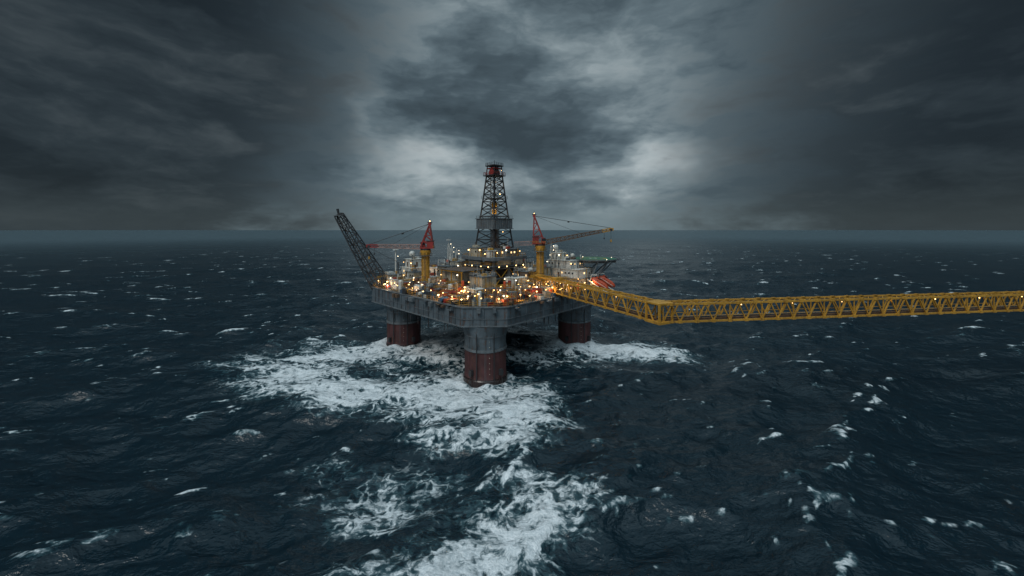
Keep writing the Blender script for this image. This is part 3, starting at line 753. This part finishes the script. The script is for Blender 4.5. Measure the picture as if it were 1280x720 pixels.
def blob(c,r,amp,zs=1.):
    d=T.v('SUBTRACT',dw,c); d=T.v('MULTIPLY',d,(1/r,1/r,zs/r)); l=T.v('DOT_PRODUCT',d,d)
    return T.m('MULTIPLY',T.m('EXPONENT',T.m('MULTIPLY',l,-1.)),amp)
t_=T.m('ADD',.44,T.m('MULTIPLY',T.m('SUBTRACT',nA,.5),.95)); t_=T.m('ADD',t_,T.m('MULTIPLY',T.m('SUBTRACT',nL,.5),1.3))
for bb in(((.30,.93,.19),.13,.5,1.2),((.32,.93,.08),.13,.16,2.),((-.27,.94,.12),.15,.3,2.2),((-.33,.91,.24),.06,.18,1.),((.02,.965,.25),.24,-.30,2.6),((-.05,.98,.12),.2,.12,3.),
          ((.28,.86,.42),.15,.15,1.)):
    t_=T.m('ADD',t_,blob(*bb))
colr=T.ramp(t_,[(.05,(.038,.056,.068)),(.3,(.064,.093,.112)),(.5,(.118,.162,.187)),(.72,(.235,.292,.317)),(1.,(.43,.49,.51))])
haze=T.smooth(z,0.,.09,.7,0.)
colr=T.mix(haze,colr,(.165,.226,.252))
az=T.m('ABSOLUTE',T.m('ARCTAN2',x,y))
azn=T.m('ADD',az,T.m('MULTIPLY',T.m('SUBTRACT',nL,.5),.75)); azn=T.m('ADD',azn,T.m('MULTIPLY',T.m('SUBTRACT',nA,.5),.6))
# the squall edges lean outwards with height on one side, inwards on the other
azn=T.m('ADD',azn,T.m('MULTIPLY',T.m('MULTIPLY',x,z),-.5))
sq=T.m('MULTIPLY',T.smooth(azn,.30,.72),T.smooth(azn,1.5,2.1,1.,0.)); sq=T.m('MULTIPLY',sq,T.smooth(z,.55,.9,1.,0.))
colr=T.mix(T.m('MULTIPLY',sq,.88),colr,T.v('MULTIPLY',colr,(.11,.12,.13)))
zen=T.smooth(z,.55,.9,1.,4.8); beh=T.smooth(az,1.7,2.8,1.,2.2)
colr=T.v('SCALE',colr,scale=T.m('MULTIPLY',zen,beh))
bg1=T.new('ShaderNodeBackground'); T.put(bg1.inputs[0],colr); bg1.inputs[1].default_value=1.
bg2=T.new('ShaderNodeBackground'); T.l.new(sk.outputs[0],bg2.inputs[0]); bg2.inputs[1].default_value=.05
mx=T.new('ShaderNodeMixShader'); mx.inputs[0].default_value=.025; T.l.new(bg1.outputs[0],mx.inputs[1]); T.l.new(bg2.outputs[0],mx.inputs[2])
T.l.new(mx.outputs[0],out.inputs[0])

sd=bpy.data.lights.new('sun','SUN'); sd.energy=1.15; sd.angle=math.radians(25); sd.color=(1,.96,.9)
so=bpy.data.objects.new('sun',sd); COL.objects.link(so)
el,azs=math.radians(48),math.radians(215)
dv=Vector((math.sin(azs)*math.cos(el),math.cos(azs)*math.cos(el),math.sin(el)))
so.rotation_euler=dv.to_track_quat('Z','Y').to_euler()
le=empty('platform_lamps')
for i,(p,pw,wh) in enumerate(lamps):
    ld=bpy.data.lights.new('lamp','POINT'); ld.energy=pw; ld.color=(1,.8,.55) if wh else (1,.58,.24); ld.shadow_soft_size=.3
    lo=bpy.data.objects.new('lamp_light_%d'%i,ld); COL.objects.link(lo); lo.location=p; lo.parent=le

cd=bpy.data.cameras.new('camera'); cam=bpy.data.objects.new('camera',cd); COL.objects.link(cam)
cam.location=(0,0,43.3); cam.rotation_euler=(math.radians(90),0,0)
cd.sensor_width=36; cd.lens=468/1280*36; cd.shift_y=-73/1280; cd.clip_start=.5; cd.clip_end=80000
scene.camera=cam
print('lamps',len(lamps))
